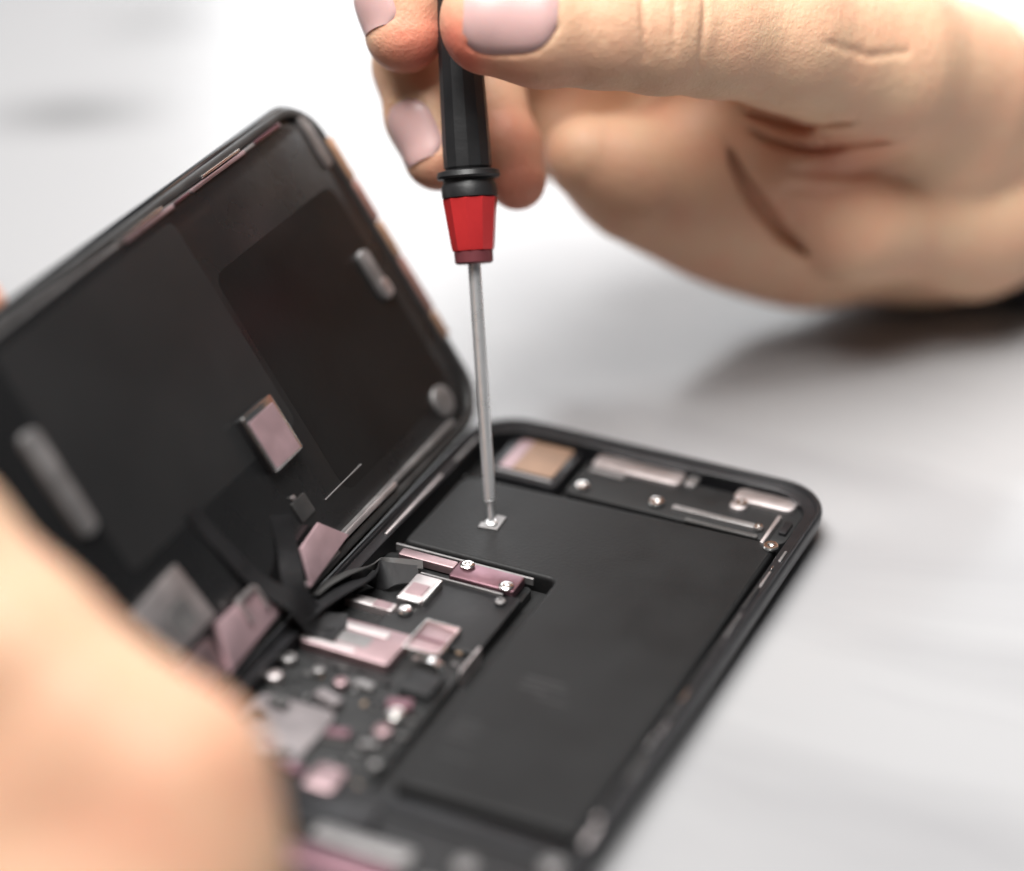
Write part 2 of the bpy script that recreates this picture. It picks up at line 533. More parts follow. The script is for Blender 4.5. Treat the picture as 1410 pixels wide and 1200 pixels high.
# open tray shield with raised walls
slab('tray_shield', 23.6, -69.6, 6.2, 8.4, 3.0, 4.6, M_ROSE, board, 0.4, 0.1)
for (cx, cy, sx, sy) in ((23.6, -65.5, 6.6, 0.45), (23.6, -73.9, 6.6, 0.5), (26.8, -69.7, 0.5, 8.8), (20.5, -69.7, 0.4, 8.2)):
    slab('tray_wall', cx, cy, sx, sy, 3.2, 5.2, M_SCREW, board, 0.15, 0.1, 1)
slab('tray_divider', 23.6, -69.9, 5.6, 0.5, 4.6, 4.9, M_ROSED, board, 0.15, 0.1, 1)
ribbon('ground_spring', [(23.0, -75.2, 4.2), (26.0, -75.4, 5.0), (28.6, -76.2, 4.9), (30.2, -78.0, 3.4)], [1.0, 1.2, 1.2, 0.9], [(0, 1, 0)] * 2 + [(0.3, 1, 0)] * 2, 0.25, M_SCREW, board)
slab('coil_module', 27.2, -80.6, 6.0, 6.0, 3.0, 4.4, M_FLEX, board, 0.5, 0.2)
slab('board_rail', 31.9, -72.0, 0.5, 7.5, 1.35, 4.7, M_STEEL, board, 0.15, 0.1, 1)
for (x, y, r, m_) in ((27.2, -89.8, 1.7, M_SCREW), (27.4, -94.3, 1.6, M_ROSE), (3.9, -83.5, 1.5, M_GREYM), (4.2, -88.8, 1.5, M_STEEL), (15.0, -85.8, 1.3, M_ROSE), (10.1, -84.4, 1.1, M_GREYM),
                      (30.4, -102.4, 0.9, M_GREYM)):
    screw(x, y, 3.0, r, board, m_, h=1.5)
slab('camera_plate', 11.6, -100.6, 14.5, 14.6, 3.0, 4.2, M_DULL, board, 2.0, 0.4)
for i in range(16):                     # dull overlapping brackets and foil pieces around it
    a_ = random.uniform(-0.5, 0.5)
    x, y, sx, sy = random.uniform(4, 27), random.uniform(-111, -83), random.uniform(1.5, 5), random.uniform(1.0, 2.6)
    pts = [(x + p * math.cos(a_) - q * math.sin(a_), y + p * math.sin(a_) + q * math.cos(a_)) for p, q in rrect(0, 0, sx, sy, 0.4, 2)]
    z_ = 3.2 + 0.09 * i
    link('board_bracket', prism_bm(pts, 3.0, z_ + (1.0 if 4 < x < 19 and -108 < y < -93 else 0), 0.12, 1), random.choice((M_GREYM, M_ROSED, M_FLEX, M_DULL, M_FLEXG)), board)
slab('camera_plate', 24.8, -108.6, 5.5, 6.0, 3.0, 4.2, M_ROSE, board, 1.0, 0.3)
# tiny chips and capacitors scattered over the bare board
for i in range(100):
    x, y = random.uniform(4.5, 30.5), random.uniform(-112, -66)
    if (2 < x < 21 and -80.5 < y < -62) or (20 < x < 28 and -75.5 < y < -64) or (3 < x < 22 and -109 < y < -92) or x > 24 and -84 < y < -77 or any((x - a) ** 2 + (y - b) ** 2 < 4.5 for a, b in ((27.2, -89.8), (27.4, -94.3), (4.2, -88.8), (15, -85.8))):
        continue
    sx, sy = random.choice(((0.5, 1.0), (1.0, 0.5), (0.7, 0.4), (1.6, 1.2), (0.4, 0.7)))
    slab('chip', x, y, sx, sy, 3.0, 3.0 + random.uniform(0.25, 0.6), random.choice((M_FLEX, M_CERAM, M_FLEXG, M_FLEX, M_GREYM)), board, 0.06, 0)

# --- near end: camera and earpiece zone
near = slab('top_module', 40.0, -124.0, 54.0, 33.0, 1.35, 3.6, M_FLEX, phone, 3.0, 0.3)
slab('camera_frame', 30.5, -117.3, 14.0, 6.4, 3.6, 5.3, M_FRAME, near, 0.8, 0.3)
slab('module_strip', 38.4, -121.2, 16.6, 3.2, 3.6, 5.4, M_GREYM, near, 0.8, 0.3)
slab('module_strip', 37.0, -126.2, 18.0, 4.6, 3.6, 4.9, M_ROSED, near, 0.8, 0.3)
slab('module_strip', 55.0, -127.0, 12.0, 6.0, 3.6, 4.9, M_GREYM, near, 0.8, 0.3)
slab('module_shelf', 51.0, -110.0, 30.5, 3.4, 3.6, 4.2, M_FRAME, near, 0.6, 0.2)
for (x, y) in ((54.2, -118.4), (66.0, -113.2)):
    screw(x, y, 3.8, 1.9, near, M_GREYM, h=1.2)

# ------------------------------------------------------------------ display assembly, folded up on the hinge
# its own frame: local x = along the long side (world y), local y = away from the hinge, local z = inner face normal
U = Vector((math.cos(HINGE), 0, math.sin(HINGE)))
N = Vector((math.sin(HINGE), 0, -math.cos(HINGE)))
Yw = Vector((0, 1, 0))


def shell_bm(profile, w=W, h=H):
    bm = bmesh.new()
    rr = [[bm.verts.new((y, x, z)) for x, y in rrect(w / 2, -h / 2, w - 2 * o, h - 2 * o, 9.5 - o * 0.7, 10)] for o, z in profile]
    n = len(rr[0])
    for A, B in zip(rr, rr[1:]):
        for i in range(n):
            bm.faces.new((A[i], A[(i + 1) % n], B[(i + 1) % n], B[i]))
    bm.faces.new(rr[0][::-1])
    bm.faces.new(rr[-1])
    bmesh.ops.recalc_face_normals(bm, faces=bm.faces)
    return bm


# outer glass (thin, black, glossy) then the plastic lip then the recessed inner back of the panel
disp = link('display', shell_bm([(2.2, -1.5), (0.8, -1.3), (0.1, -0.7), (0.0, -0.2), (0.25, 0.1), (1.3, 0.15)]), M_GLASS, None, origin=(0, 0, 0), autosmooth=50)
disp['o_mm'] = [0, 0, 0]
R3 = Matrix((Yw, U, N)).transposed()
disp.parent = phone
disp.matrix_local = Matrix.Translation((Vector((0, 0, 6.6)) - Vector(phone['o_mm'])) * MM) @ R3.to_4x4()


def ring_bm(o0, o1, z0, z1, bev=0.15):
    prof_ = [(o0, z0), (o0, z1 - bev), (o0 + bev, z1), (o1 - bev, z1), (o1, z1 - bev), (o1, z0)]
    bm = bmesh.new()
    rr = [[bm.verts.new((y, x, z)) for x, y in rrect(W / 2, -H / 2, W - 2 * o, H - 2 * o, 9.5 - o * 0.7, 10)] for o, z in prof_]
    n = len(rr[0])
    for A, B in zip(rr, rr[1:]):
        for i in range(n):
            bm.faces.new((A[i], A[(i + 1) % n], B[(i + 1) % n], B[i]))
    bmesh.ops.recalc_face_normals(bm, faces=bm.faces)
    return bm


def dslab(name, u, y, su, sy, z0, z1, m, r=0.4, bev=0.15, seg=2, rot=0, parent=None):
    pts = rrect(0, 0, sy, su, r, 3)
    c, s = math.cos(rot), math.sin(rot)
    pts = [(y + a * c - b * s, u + a * s + b * c) for a, b in pts]
    return link(name, prism_bm(pts, z0, z1, bev, seg), m, parent or disp)


link('bezel_lip', ring_bm(1.0, 2.6, 0.1, 1.5), M_LIP, disp, autosmooth=50)
link('panel_back', prism_bm([(y, x) for x, y in rrect(W / 2, -H / 2, W - 7.0, H - 7.0, 8.5, 8)][::-1], 0.12, 1.1, 0.15), M_PANEL, disp)
dslab('light_sheen_sheet', 45.0, -76.0, 41.0, 52.0, 1.1, 1.12, M_SHEENL, 1.5, 0)  # brighter part of the panel's reflection, painted as an added thin sheet
dslab('dark_sheen_sheet', 31.0, -28.0, 45.0, 41.0, 1.1, 1.12, M_SHEEND, 2.5, 0)  # dark part of the same reflection, also put into a sheet's colour
# gasket line between lip and panel, in pieces of its own colours
dslab('gasket', 67.7, -72, 0.7, 122, 0.15, 1.35, M_GREYM, 0.3, 0.15)
dslab('gasket_clip', 68.5, -31.6, 0.5, 12.5, 0.3, 1.8, M_SCREW, 0.2, 0.12)
dslab('gasket_clip', 67.6, -33.0, 0.8, 18.0, 0.3, 1.6, M_ROSE, 0.3, 0.2)
dslab('gasket_clip', 67.8, -16.0, 0.7, 9.0, 0.3, 1.55, M_ROSED, 0.3, 0.2)
dslab('gasket_clip', 68.3, -58.0, 0.5, 14.0, 0.3, 1.8, M_SCREW, 0.2, 0.12)
dslab('gasket_clip', 67.4, -55.5, 0.8, 15.0, 0.3, 1.6, M_ROSE, 0.3, 0.2)
dslab('gasket_clip', 67.6, -45.0, 0.6, 5.0, 0.3, 1.5, M_ROSED, 0.25, 0.2)
# amber and dark rose adhesive along the far short side
dslab('adhesive_strip', 56.0, -1.25, 9.0, 1.8, 0.1, 1.9, M_ADH, 0.4, 0.2)
dslab('adhesive_strip', 47.0, -1.25, 8.6, 1.8, 0.1, 1.9, M_ADHR, 0.4, 0.2)
dslab('adhesive_strip', 38.5, -1.25, 7.6, 1.8, 0.1, 1.9, M_ADH, 0.4, 0.2)
dslab('adhesive_strip', 28.5, -1.25, 12.0, 1.8, 0.1, 1.9, M_ADHR, 0.4, 0.2)
dslab('adhesive_strip', 19.5, -1.25, 5.5, 1.8, 0.1, 1.9, M_ADH, 0.4, 0.2)
dslab('foam_pad', 61.5, -4.6, 11.0, 2.6, 0.2, 1.5, M_GREYM, 0.8, 0.3)
dslab('sensor_bar', 35.0, -10.6, 10.6, 3.0, 1.1, 2.3, M_GREYM, 1.4, 0.4)
dslab('sensor_bar', 32.0, -9.9, 3.6, 2.3, 2.3, 2.42, M_STEEL, 1.0, 0.05)
dslab('round_magnet', 8.2, -12.3, 6.0, 6.0, 1.1, 1.9, M_GREYM, 2.9, 0.4)
dslab('hinge_rail', 3.9, -36.0, 1.2, 46.0, 0.3, 1.9, M_GREYM, 0.4, 0.25)
dslab('hinge_rail', 3.6, -52.0, 1.0, 30.0, 1.9, 2.3, M_STEEL, 0.4, 0.2)
dslab('hinge_rail', 2.4, -70.0, 1.0, 22.0, 0.3, 1.9, M_GREYM, 0.4, 0.25)
dslab('earpiece_bar', 43.5, -105.4, 19.0, 4.4, 1.1, 2.4, M_GREYM, 1.6, 0.4)
dslab('thin_wire', 10.6, -48.0, 0.25, 13.0, 1.1, 1.35, M_GREYM, 0.1, 0.05, 1)
# free flex connector standing off the panel: plate on a dark stiffener
st = dslab('connector_base', 26.4, -59.0, 10.9, 9.0, 1.1, 2.4, M_FLEX, 0.5, 0.2)
dslab('connector_gap', 26.4, -59.0, 10.3, 8.6, 2.4, 2.75, M_GREYM, 0.4, 0.08, 1)
dslab('connector_plate', 26.4, -59.0, 11.1, 9.3, 2.75, 3.25, M_SCREW, 0.5, 0.16)
dslab('connector_face', 25.9, -59.0, 9.3, 8.0, 3.25, 3.31, M_ROSEL, 0.3, 0.03, 1)
# wedge plate on the hinge rail
link('hinge_plate', prism_bm([(-67.6, 8.0), (-70.5, 1.8), (-55.5, 3.4), (-60.5, 9.0)][::-1], 1.9, 2.6, 0.2), M_ROSEL, disp)
link('hinge_plate', prism_bm([(-108.0, 20.0), (-94.0, 21.0), (-92.6, 10.2), (-105.0, 9.6)], 1.3, 2.3, 0.3), M_STEEL, disp)
dslab('hinge_plate', 14.0, -99.5, 5.0, 6.0, 2.3, 2.36, M_GREYM, 1.0, 0.02, 1)
link('hinge_plate', prism_bm([(-93.5, 9.0), (-82.0, 8.8), (-79.5, 2.6), (-97.0, 1.4)], 1.3, 2.4, 0.3), M_ROSEL, disp)
dslab('hinge_plate', 5.4, -100.8, 6.0, 9.0, 1.1, 1.9, M_ROSE, 0.8, 0.25)
# small bright bracket by the cables
for (u, y, su, sy) in ((9.2, -85.0, 0.8, 5.2), (7.2, -87.4, 4.2, 0.8), (7.0, -82.4, 4.4, 0.8)):
    dslab('cable_clip', u, y, su, sy, 2.0, 3.2, M_STEEL, 0.3, 0.15)
dslab('solder_dot', 15.0, -61.3, 0.8, 1.0, 1.1, 1.5, M_STEEL, 0.3, 0.1)
dslab('display_chip', 12.5, -60.5, 4.0, 4.4, 1.1, 1.5, M_LIP, 0.4, 0.15)


def dw(u, y, n_):                       # display frame -> world mm
    p = U * u + Yw * y + N * n_ + Vector((0, 0, 6.6))
    return (p.x, p.y, p.z)


# flex cables between display and board
ribbon('flex_cable', [dw(26.0, -84.0, 1.3), dw(18, -82.3, 1.45), dw(9, -80.3, 2.2), dw(2.5, -78, 4.4), (5.0, -76, 5.6), (9, -75.5, 5.3)],
       [3.6, 3.4, 3.8, 4.4, 4.6, 4.4], [(0, 1, 0)] * 6, 0.2, M_FLEX, phone)
ribbon('flex_cable', [dw(14.5, -66.5, 1.3), dw(9, -70.0, 1.8), dw(3.6, -75.0, 3.4), (4.2, -74.0, 6.2), (8.5, -71.8, 5.2)],
       [4.6, 4.2, 4.4, 4.4, 4.0], [(0.1, 1, 0)] * 5, 0.2, M_FLEX, phone)
ribbon('flex_cable', [(12.5, -53.2, 4.5), (8.0, -56.5, 5.3), (4.6, -62.5, 6.2), (2.8, -70.0, 6.8), (2.0, -78.0, 7.0)],
       [4.4, 5.2, 5.4, 5.0, 4.6], [(0.3, 1, 0), (0.5, 1, 0), (0.8, 0.6, 0.1), (0.95, 0.3, 0.2), (0.95, 0.2, 0.3)], 0.22, M_FLEX, phone)
ribbon('flex_cable', [(12.0, -50.6, 4.8), (7.2, -53.6, 5.6), (3.6, -59.0, 6.6), (1.7, -65.0, 7.2), (1.2, -70.0, 7.4)],
       [2.2, 2.4, 2.4, 2.2, 2.0], [(0.3, 1, 0), (0.5, 1, 0), (0.8, 0.6, 0.1), (0.95, 0.3, 0.2), (0.95, 0.2, 0.3)], 0.2, M_FLEXG, phone)

# ------------------------------------------------------------------ camera-frame helpers used only to read directions from the photograph
CM = np.array(cam.rotation_euler.to_matrix())


def cpt(px, py, d):                     # pixel and depth -> camera axes, mm
    return np.array([(px - 705) / FPX * d, -(py - 600) / FPX * d, -d])


def to_world(P):
    return np.asarray(P) @ CM.T + CPOS


# ------------------------------------------------------------------ screwdriver
tip = np.array([17.3, -34.0, 5.35])
grip = to_world(cpt(645.5, 250, 447.0))
axd = (grip - tip) / np.linalg.norm(grip - tip)
drv = empty('screwdriver', tip)
tag(drv, 'slim precision screwdriver with black handle, red collar and thin steel shaft', 'screwdriver')


def along(py):                          # distance from the tip where the axis passes image row py
    lo, hi = 0.0, 300.0
    for _ in range(50):
        mid = (lo + hi) / 2
        v = (tip + axd * mid - CPOS) @ CM
        if 600 - FPX * v[1] / -v[2] > py:
            lo = mid
        else:
            hi = mid
    return lo


h_s, h_r0, h_r1, h_f0, h_f1 = along(690), along(362), along(274), along(246), along(234)
L = h_f1


def dlathe(name, prof_, m, parent, seg=28, autosmooth=35):
    return link(name, lathe_bm(prof_, seg, axis=tuple(axd), base=tuple(tip)), m, parent, origin=tuple(tip), autosmooth=autosmooth)


dlathe('bit', [(0.25, 0.0), (0.55, 0.4), (0.62, 1.2), (0.62, h_s - 0.8), (1.1, h_s)], M_SHAFT, drv, 16)
dlathe('shaft', [(1.0, h_s - 0.1), (1.15, h_s + 0.5), (1.15, h_r0 + 1)], M_SHAFT, drv)
dlathe('end_ring', [(3.0, h_r0 - 0.2), (3.45, h_r0 + 0.1), (3.5, h_r0 + 2.0), (3.2, h_r0 + 2.3)], M_HRING, drv)
dlathe('red_collar', [(3.3, h_r0 + 2.0), (3.75, h_r0 + 2.2), (3.95, h_r0 + 3.0), (4.9, h_r1 - 0.5), (4.95, h_r1), (4.6, h_r1 + 0.3)], M_HRED, drv, 10, 20)
dlathe('handle_neck', [(4.5, h_r1 + 0.1), (5.0, h_r1 + 0.3), (5.05, h_f0 - 1.4), (4.6, h_f0 - 0.6), (4.6, h_f0 - 0.1)], M_HBLACK, drv)
dlathe('flange', [(4.6, h_f0 - 0.2), (5.5, h_f0), (5.75, h_f0 + 0.4), (5.5, h_f1 - 0.3), (4.4, h_f1)], M_HBLACK, drv)
hp = [(3.9, L - 0.1), (4.3, L + 0.5), (4.35, L + 4), (3.95, L + 20), (3.7, L + 34), (3.8, L + 48), (4.3, L + 62), (4.5, L + 72), (4.0, L + 75), (0, L + 75.5)]
dlathe('handle', hp, M_HBLACK, drv, 12, 18)
hcap = dlathe('spin_cap', [(2.0, L + 74), (4.4, L + 75.6), (4.6, L + 78), (4.2, L + 80), (0, L + 80.4)], M_HBLACK, drv)

# ------------------------------------------------------------------ hands: one smooth signed-distance body each, meshed by surface nets
def smin(a, b, k):
    h = np.clip(0.5 + 0.5 * (b - a) / k, 0, 1)
    return b + (a - b) * h - k * h * (1 - h)


def cone_d(P, a, b, ra, rb):
    ab = b - a
    t = np.clip(((P - a) @ ab) / (ab @ ab), 0, 1)
    q = P - a - t[:, None] * ab
    return np.sqrt((q * q).sum(1)) - (ra + (rb - ra) * t)


class Body:
    def __init__(self):
        self.groups = []               # (list of cones, inner k, join k)
        self.grooves = []              # (points, radius, softness)

    def chain(self, pts, k_in=2.0, k_join=3.0):
        cones = [(np.array(p[:3]), np.array(q[:3]), p[3], q[3]) for p, q in zip(pts, pts[1:])]
        self.groups.append((cones, k_in, k_join))

    def base(self, P):
        d = None
        for cones, ki, kj in self.groups:
            g = None
            for c in cones:
                e = cone_d(P, *c)
                g = e if g is None else smin(g, e, ki)
            d = g if d is None else smin(d, g, kj)
        return d

    def full(self, P):
        d = self.base(P)
        for pts, r, k in self.grooves:
            A = np.array(pts)
            m = ((P > A[:, :3].min(0) - 6) & (P < A[:, :3].max(0) + 6)).all(1)
            if not m.any():
                continue
            Q = P[m]
            g = None
            for a, b in zip(pts, pts[1:]):
                e = cone_d(Q, a[:3], b[:3], a[3], b[3])
                g = e if g is None else np.minimum(g, e)
            d[m] = -smin(-d[m], g, k)
        return d

    def surface(self, px, py, near=300, far=620):
        dr = cpt(px, py, 1.0)
        ln = np.linalg.norm(dr)
        t = near
        for _ in range(200):
            e = float(self.base((dr * t)[None])[0])
            if e < 0.01:
                return dr * t
            t += e / ln * 0.8
            if t > far:
                return None
        return dr * t

    def groove(self, pix, r, k=0.8, sink=0.0, steps=7):
        out = []
        for (a, b) in zip(pix, pix[1:]):
            for i in range(steps):
                t = i / steps
                x, y = a[0] + (b[0] - a[0]) * t, a[1] + (b[1] - a[1]) * t
                w = (a[2] + (b[2] - a[2]) * t) if len(a) > 2 else 1.0
                s = self.surface(x, y)
                if s is not None:
                    out.append(np.append(s * (1 + sink / np.linalg.norm(s)), r * w))
        if len(out) > 1:
            self.grooves.append((out, r, k))

    def mesh(self, h):
        lo, hi = np.full(3, 1e9), np.full(3, -1e9)
        for cones, _, _ in self.groups:
            for a, b, ra, rb in cones:
                lo = np.minimum(lo, np.minimum(a - ra, b - rb))
                hi = np.maximum(hi, np.maximum(a + ra, b + rb))
        lo -= 5
        hi += 5
        s = 5
        nb = np.ceil((hi - lo) / (h * s)).astype(int) + 1
        g = [lo[i] + (np.arange(nb[i]) + 0.5) * h * s for i in range(3)]
        X = np.stack(np.meshgrid(*g, indexing='ij'), -1).reshape(-1, 3)
        C = self.full(X).reshape(nb)
        F = np.repeat(np.repeat(np.repeat(C, s, 0), s, 1), s, 2)
        idx = np.argwhere(np.abs(F) < h * s * 1.3)
        for i in range(0, len(idx), 400000):
            q = idx[i:i + 400000]
            F[q[:, 0], q[:, 1], q[:, 2]] = self.full(lo + (q + 0.5) * h)
        lo = lo + 0.5 * h
        ins = F < 0
        c8 = [ins[a:ins.shape[0] - 1 + a, b:ins.shape[1] - 1 + b, c:ins.shape[2] - 1 + c] for a in (0, 1) for b in (0, 1) for c in (0, 1)]
        cnt = sum(x.astype(np.int8) for x in c8)
        cells = np.argwhere((cnt > 0) & (cnt < 8))
        vid = np.full(cnt.shape, -1, np.int64)
        vid[cells[:, 0], cells[:, 1], cells[:, 2]] = np.arange(len(cells))
        corner = [(a, b, c) for a in (0, 1) for b in (0, 1) for c in (0, 1)]
        val = np.stack([F[cells[:, 0] + a, cells[:, 1] + b, cells[:, 2] + c] for a, b, c in corner], 1)
        acc = np.zeros((len(cells), 3))
        num = np.zeros(len(cells))
        for i in range(8):
            for j in range(i + 1, 8):
                ci, cj = np.array(corner[i]), np.array(corner[j])
                if np.abs(ci - cj).sum() != 1:
                    continue
                x = (val[:, i] < 0) != (val[:, j] < 0)
                t = np.where(x, val[:, i] / np.where(x, val[:, i] - val[:, j], 1), 0)
                acc += x[:, None] * (ci + t[:, None] * (cj - ci))
                num += x
        V = lo + (cells + acc / num[:, None]) * h
        faces = []
        for ax in range(3):
            b, c = (ax + 1) % 3, (ax + 2) % 3
            sl0, sl1 = [slice(None)] * 3, [slice(None)] * 3
            sl0[ax], sl1[ax] = slice(0, -1), slice(1, None)
            A, B = ins[tuple(sl0)], ins[tuple(sl1)]
            e = np.argwhere(A != B)
            ok = (e[:, b] > 0) & (e[:, c] > 0) & (e[:, b] < vid.shape[b]) & (e[:, c] < vid.shape[c])
            e = e[ok]
            q = []
            for db, dc in ((-1, -1), (0, -1), (0, 0), (-1, 0)):
                w = e.copy()
                w[:, b] += db
                w[:, c] += dc
                q.append(vid[w[:, 0], w[:, 1], w[:, 2]])
            q = np.stack(q, 1)
            fl = ~A[e[:, 0], e[:, 1], e[:, 2]]
            q[fl] = q[fl][:, ::-1]
            faces.append(q)
        Fq = np.concatenate(faces)
        Fq = Fq[(Fq >= 0).all(1)]
        return V, Fq


def hand_object(name, body, h, origin, blush):
    V, Fq = body.mesh(h)
    val = np.zeros(len(V))
    for c, r, s in blush:
        d = np.sqrt(((V - c) ** 2).sum(1))
        val = np.maximum(val, s * np.clip(1.25 - d / r, 0, 1))
    Wd = (to_world(V) - origin) * MM
    me = bpy.data.meshes.new(name)
    me.vertices.add(len(Wd))
    me.vertices.foreach_set('co', Wd.astype(np.float32).ravel())
    me.loops.add(len(Fq) * 4)
    me.loops.foreach_set('vertex_index', Fq.astype(np.int32).ravel())
    me.polygons.add(len(Fq))
    me.polygons.foreach_set('loop_start', np.arange(0, len(Fq) * 4, 4, dtype=np.int32))
    me.update(calc_edges=True)
    me.polygons.foreach_set('use_smooth', np.ones(len(Fq), bool))
    at = me.attributes.new('blush', 'FLOAT', 'POINT')
    at.data.foreach_set('value', val.astype(np.float32))
    me.materials.append(M_SKIN)
    me.validate()
    o = bpy.data.objects.new(name, me)
    COL.objects.link(o)
    o.location = Vector(origin) * MM
    o['o_mm'] = [float(v) for v in origin]
    return o


def nail(body, centre, axis, normal, length, half, parent, origin):
    """curved plate laid on the finger surface; also cuts its fold into the skin before meshing"""
    ax = axis / np.linalg.norm(axis)
    nn = normal - ax * (normal @ ax)
    nn /= np.linalg.norm(nn)
    sd = np.cross(ax, nn)
    NS, NA = 15, 13
    top = []
    for i in range(NS):
        s = -1 + 2 * i / (NS - 1)
        w = half * (1 - abs(min(0, s)) ** 4 * 0.55 - max(0, s) ** 5 * 0.35)
        row = []
        for j in range(NA):
            a = -1 + 2 * j / (NA - 1)
            p = centre + ax * (s * length / 2) + sd * (a * w) + nn * 16
            for _ in range(80):
                e = float(body.base(p[None])[0])
                if e < 0.01 or (p - centre) @ nn < -2:
                    break
                p = p - nn * max(e * 0.8, 0.01)
            lift = 0.42 * (1 - abs(a) ** 4) - 0.25 * max(0, -s) ** 6 - 0.1
            row.append(p + nn * lift)
        top.append(row)
    fold = [top[i][0] for i in range(NS - 2, -1, -1)] + [top[0][j] for j in range(1, NA)] + [top[i][NA - 1] for i in range(1, NS - 1)]
    body.grooves.append(([np.append(q + nn * 0.15, 0.42) for q in fold], 0.42, 0.5))
    return top, nn


def nail_object(top, nn, parent, m):
    bm = bmesh.new()
    a = [[bm.verts.new(to_world(p)) for p in r] for r in top]
    b = [[bm.verts.new(to_world(p - nn * 0.75)) for p in r] for r in top]
    ns, na = len(top), len(top[0])
    for i in range(ns - 1):
        for j in range(na - 1):
            bm.faces.new((a[i][j], a[i + 1][j], a[i + 1][j + 1], a[i][j + 1]))
            bm.faces.new((b[i][j], b[i][j + 1], b[i + 1][j + 1], b[i + 1][j]))
    for i in range(ns - 1):
        bm.faces.new((a[i][0], b[i][0], b[i + 1][0], a[i + 1][0]))
        bm.faces.new((a[i][-1], a[i + 1][-1], b[i + 1][-1], b[i][-1]))
    for j in range(na - 1):
        bm.faces.new((a[0][j], a[0][j + 1], b[0][j + 1], b[0][j]))
        bm.faces.new((a[-1][j], b[-1][j], b[-1][j + 1], a[-1][j + 1]))
    bmesh.ops.recalc_face_normals(bm, faces=bm.faces)
    return link('fingernail', bm, m, parent, autosmooth=60)


def cp(px, py, d, r):
    return (*cpt(px, py, d), r)


# ---- right hand, heel resting on the table behind the phone
RH = Body()
# palm and heel, ulnar edge below
RH.chain([cp(803, 214, 478, 7.6), cp(872, 244, 483, 10.4), cp(950, 256, 491, 14.2), cp(1025, 270, 500, 17.4), cp(1110, 280, 508, 19.8), cp(1270, 252, 519, 23.5), cp(1430, 212, 530, 25.0), cp(1660, 190, 545, 26)], 8, 6)
RH.chain([cp(1000, 165, 488, 11.5), cp(1130, 165, 490, 15.0), cp(1290, 170, 500, 19.0), cp(1450, 170, 525, 23.0)], 8, 9)
RH.chain([cp(768, 185, 500, 9.5), cp(790, 140, 506, 11), cp(900, 95, 508, 13), cp(1120, 60, 505, 18), cp(1300, 160, 520, 20)], 8, 8)
RH.chain([cp(1088, 222, 483, 9.0), cp(1180, 300, 492, 12.0), cp(1330, 290, 508, 17), cp(1450, 230, 525, 22)], 6, 1.6)
# thumb: two parallel cones give it the flat oval section, nail facing the viewer
for dy in (-17, 17):
    RH.chain([cp(672, 30 + dy * 0.8, 433, 7.6), cp(745, 32 + dy, 433, 8.6), cp(830, 34 + dy, 436, 8.6), cp(905, 38 + dy, 440, 9.2), cp(980, 42 + dy, 446, 9.4), cp(1080, 50 + dy, 456, 11.0), cp(1210, 85 + dy, 474, 14.5), cp(1300, 120, 492, 17)], 3.0, 4.0)
RH.chain([cp(850, -75, 464, 10), cp(960, -60, 468, 12), cp(1120, 0, 482, 15)], 4, 6)   # web between thumb and index
# index, middle, ring
RH.chain([cp(557, 46, 449, 7.2), cp(552, 0, 450, 8.0), cp(560, -85, 450, 8.4), cp(640, -175, 450, 9.2), cp(800, -205, 451, 10.6), cp(980, -160, 462, 12.5), cp(1180, 10, 488, 15)], 2.0, 1.2)
RH.chain([cp(604, 214, 459, 6.6), cp(588, 160, 461, 7.6), cp(575, 90, 464, 8.2), cp(590, -20, 470, 8.6), cp(690, -110, 480, 10), cp(900, -80, 496, 13), cp(1150, 60, 520, 15)], 2.0, 1.2)
RH.chain([cp(712, 250, 463, 5.4), cp(695, 205, 465, 6.6), cp(668, 140, 468, 7.4), cp(660, 40, 475, 8.0), cp(760, -20, 492, 9.0), cp(980, 40, 510, 12)], 2.0, 1.2)
nails_r = [
    nail(RH, cpt(703, 28, 433), cpt(640, 26, 433) - cpt(760, 32, 433), np.array([0.0, 0.10, 1.0]), 16.0, 7.6, None, None),
    nail(RH, cpt(553, 10, 450), cpt(558, 60, 449) - cpt(552, 0, 451), np.array([-0.80, 0.1, 0.65]), 11.5, 5.2, None, None),
    nail(RH, cpt(594, 188, 460), cpt(608, 230, 459) - cpt(588, 160, 461), np.array([-0.62, 0.25, 0.75]), 11.5, 5.0, None, None)]
# skin folds
for sk, rr_ in ((0.2, 0.75), (1.5, 0.95)):     # narrow but deep, so that the folds hold real shade
    RH.groove([(1008, 150, .4), (1050, 164, 1), (1105, 176, 1.1), (1150, 172, .8), (1185, 166, .3)], rr_, 0.5, sink=sk)
    RH.groove([(1010, 168, .4), (1060, 196, 1), (1115, 208, 1.1), (1180, 200, .9), (1245, 190, .3)], rr_ * 0.85, 0.5, sink=sk)
RH.groove([(1085, 262, .3), (1150, 266, .8), (1230, 262, .3)], 0.5, 1.4)
RH.groove([(1090, 235, .3), (1180, 240, .8), (1260, 215, .3)], 0.45, 1.4)
for sk, rr_ in ((0.0, 1.2), (1.8, 1.5), (3.6, 1.5)):
    RH.groove([(998, 190, .3), (1012, 230, .9), (1038, 275, 1.2), (1080, 325, 1.1), (1118, 356, .3)], rr_, 0.8, sink=sk)
RH.groove([(884, -40, .5), (886, 20, 1), (890, 90, .4)], 0.5, 0.9)
RH.groove([(968, -40, .5), (972, 20, 1), (966, 70, .8), (962, 105, .3)], 0.55, 0.9)
RH.groove([(928, -40, .5), (930, 30, .7), (926, 80, .3)], 0.35, 0.9)
RH.groove([(1140, 60, .3), (1200, 78, .8), (1260, 70, .3)], 0.4, 1.2)
heel = to_world(cpt(1290, 430, 521))
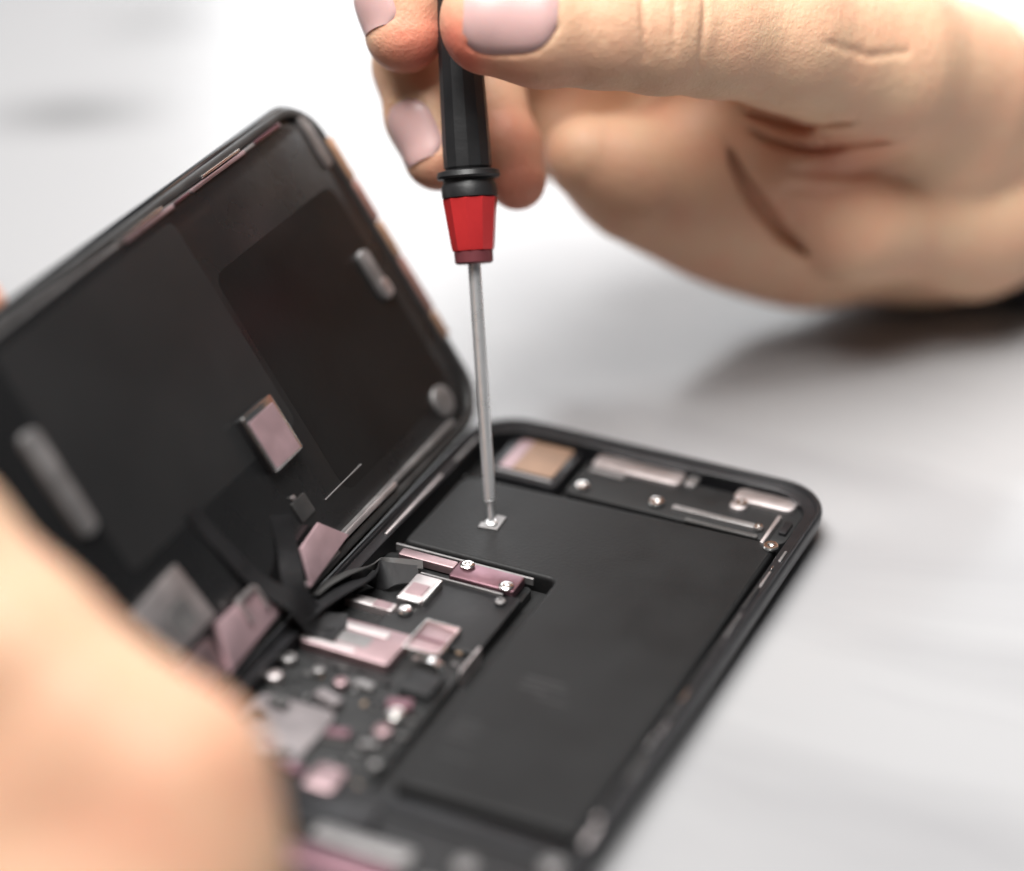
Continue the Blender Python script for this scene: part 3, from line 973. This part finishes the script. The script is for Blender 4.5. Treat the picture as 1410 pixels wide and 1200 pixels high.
right = hand_object('hand', RH, 0.6, np.array([heel[0], heel[1], 0.0]),
                    [(cpt(712, 262, 460), 12, 0.6), (cpt(690, 200, 462), 10, 0.5), (cpt(585, 70, 446), 9, 0.95), (cpt(635, 70, 430), 8, 0.9), (cpt(600, 240, 455), 8, 0.35), (cpt(700, 95, 430), 9, 0.3), (cpt(1120, 230, 480), 16, 0.25)])
tag(right, 'sharp hand pinching the screwdriver handle, thumbnail toward the viewer', 'hand')
for t_, n_ in nails_r:
    nail_object(t_, n_, right, M_NAIL)

# dark cuff round the wrist, resting on the table
bm = bmesh.new()
cuff = [(1420, 212, 530, 29, 28.5), (1455, 210, 533, 30, 29.5), (1560, 205, 536, 31, 30.5), (1640, 200, 544, 33, 32), (1800, 195, 555, 35, 34)]
rings = []
wa = cpt(1640, 190, 545) - cpt(1430, 212, 530)
wa /= np.linalg.norm(wa)
up = np.array([0, math.cos(0.53), -math.sin(0.53)])
up = CM.T @ np.array([0.0, 0, 1.0])
up = up - wa * (up @ wa)
up /= np.linalg.norm(up)
sd = np.cross(wa, up)
NA = 48
for k, (px, py, d, ra, rb) in enumerate(cuff):
    for sgn in ((1,) if k else (0.93, 1)):
        c0 = cpt(px, py, d)
        ring = []
        for i in range(NA):
            a = 2 * math.pi * i / NA
            w = 1 + 0.03 * math.sin(5 * a + k) + 0.02 * math.sin(9 * a - 2 * k)
            lean = 18.0 * math.cos(a) if k < 2 else 0          # the hem hangs lower in front
            p = to_world(c0 + (up * math.cos(a) * rb + sd * math.sin(a) * ra) * w * sgn + wa * lean)
            p[2] = max(p[2], 0.15 + 0.2 * (sgn < 1))
            ring.append(bm.verts.new(p))
        rings.append(ring)
for A, B in zip(rings, rings[1:]):
    for i in range(NA):
        bm.faces.new((A[i], A[(i + 1) % NA], B[(i + 1) % NA], B[i]))
bmesh.ops.recalc_face_normals(bm, faces=bm.faces)
slv = link('sleeve', bm, M_CLOTH, right, autosmooth=70)
slv.modifiers.new('thickness', 'SOLIDIFY').thickness = 0.0012
slv['label'] = 'dark fabric cuff at the wrist'

# ---- left hand in the blurred foreground, thumb over the display's inner face, one finger behind its edge
LH = Body()


def dcam(u, y, n_):                     # display frame -> camera axes
    return (np.array(dw(u, y, n_)) - CPOS) @ CM


LH.chain([cp(222, 1075, 334, 13.2), cp(120, 1010, 335, 13.4), cp(10, 915, 337, 14.0), cp(-140, 775, 340, 15.2), cp(-330, 640, 348, 18)], 4, 6)
LH.chain([cp(232, 1090, 334, 13.4), cp(244, 1190, 333, 13.8), cp(240, 1330, 332, 15), cp(150, 1480, 332, 19)], 5, 6)
LH.chain([cp(40, 1130, 336, 16), cp(80, 1300, 336, 20), cp(-200, 1200, 348, 27)], 8, 9)
LH.chain([cp(-200, 950, 350, 24), cp(-330, 700, 352, 20)], 6, 9)
pf = [dcam(72.5, -93, -6.5), dcam(70, -112, -8.5), dcam(66, -138, -9.5), dcam(58, -160, -2.0)]
LH.chain([(*pf[0], 5.6), (*pf[1], 7.2), (*pf[2], 8.2), (*pf[3], 9.5), (*cpt(-420, 700, 345), 13), cp(-350, 850, 345, 18)], 3, 5)
lo_ = to_world(cpt(100, 1300, 338))
left = hand_object('hand', LH, 1.3, np.array([lo_[0], lo_[1], lo_[2] - 25]), [(cpt(208, 1062, 322), 22, 0.15), (pf[0], 9, 0.6)])
tag(left, 'large blurred hand in the foreground holding the raised screen', 'hand')

for o in list(bpy.data.objects):
    if 'o_mm' in o:
        del o['o_mm']
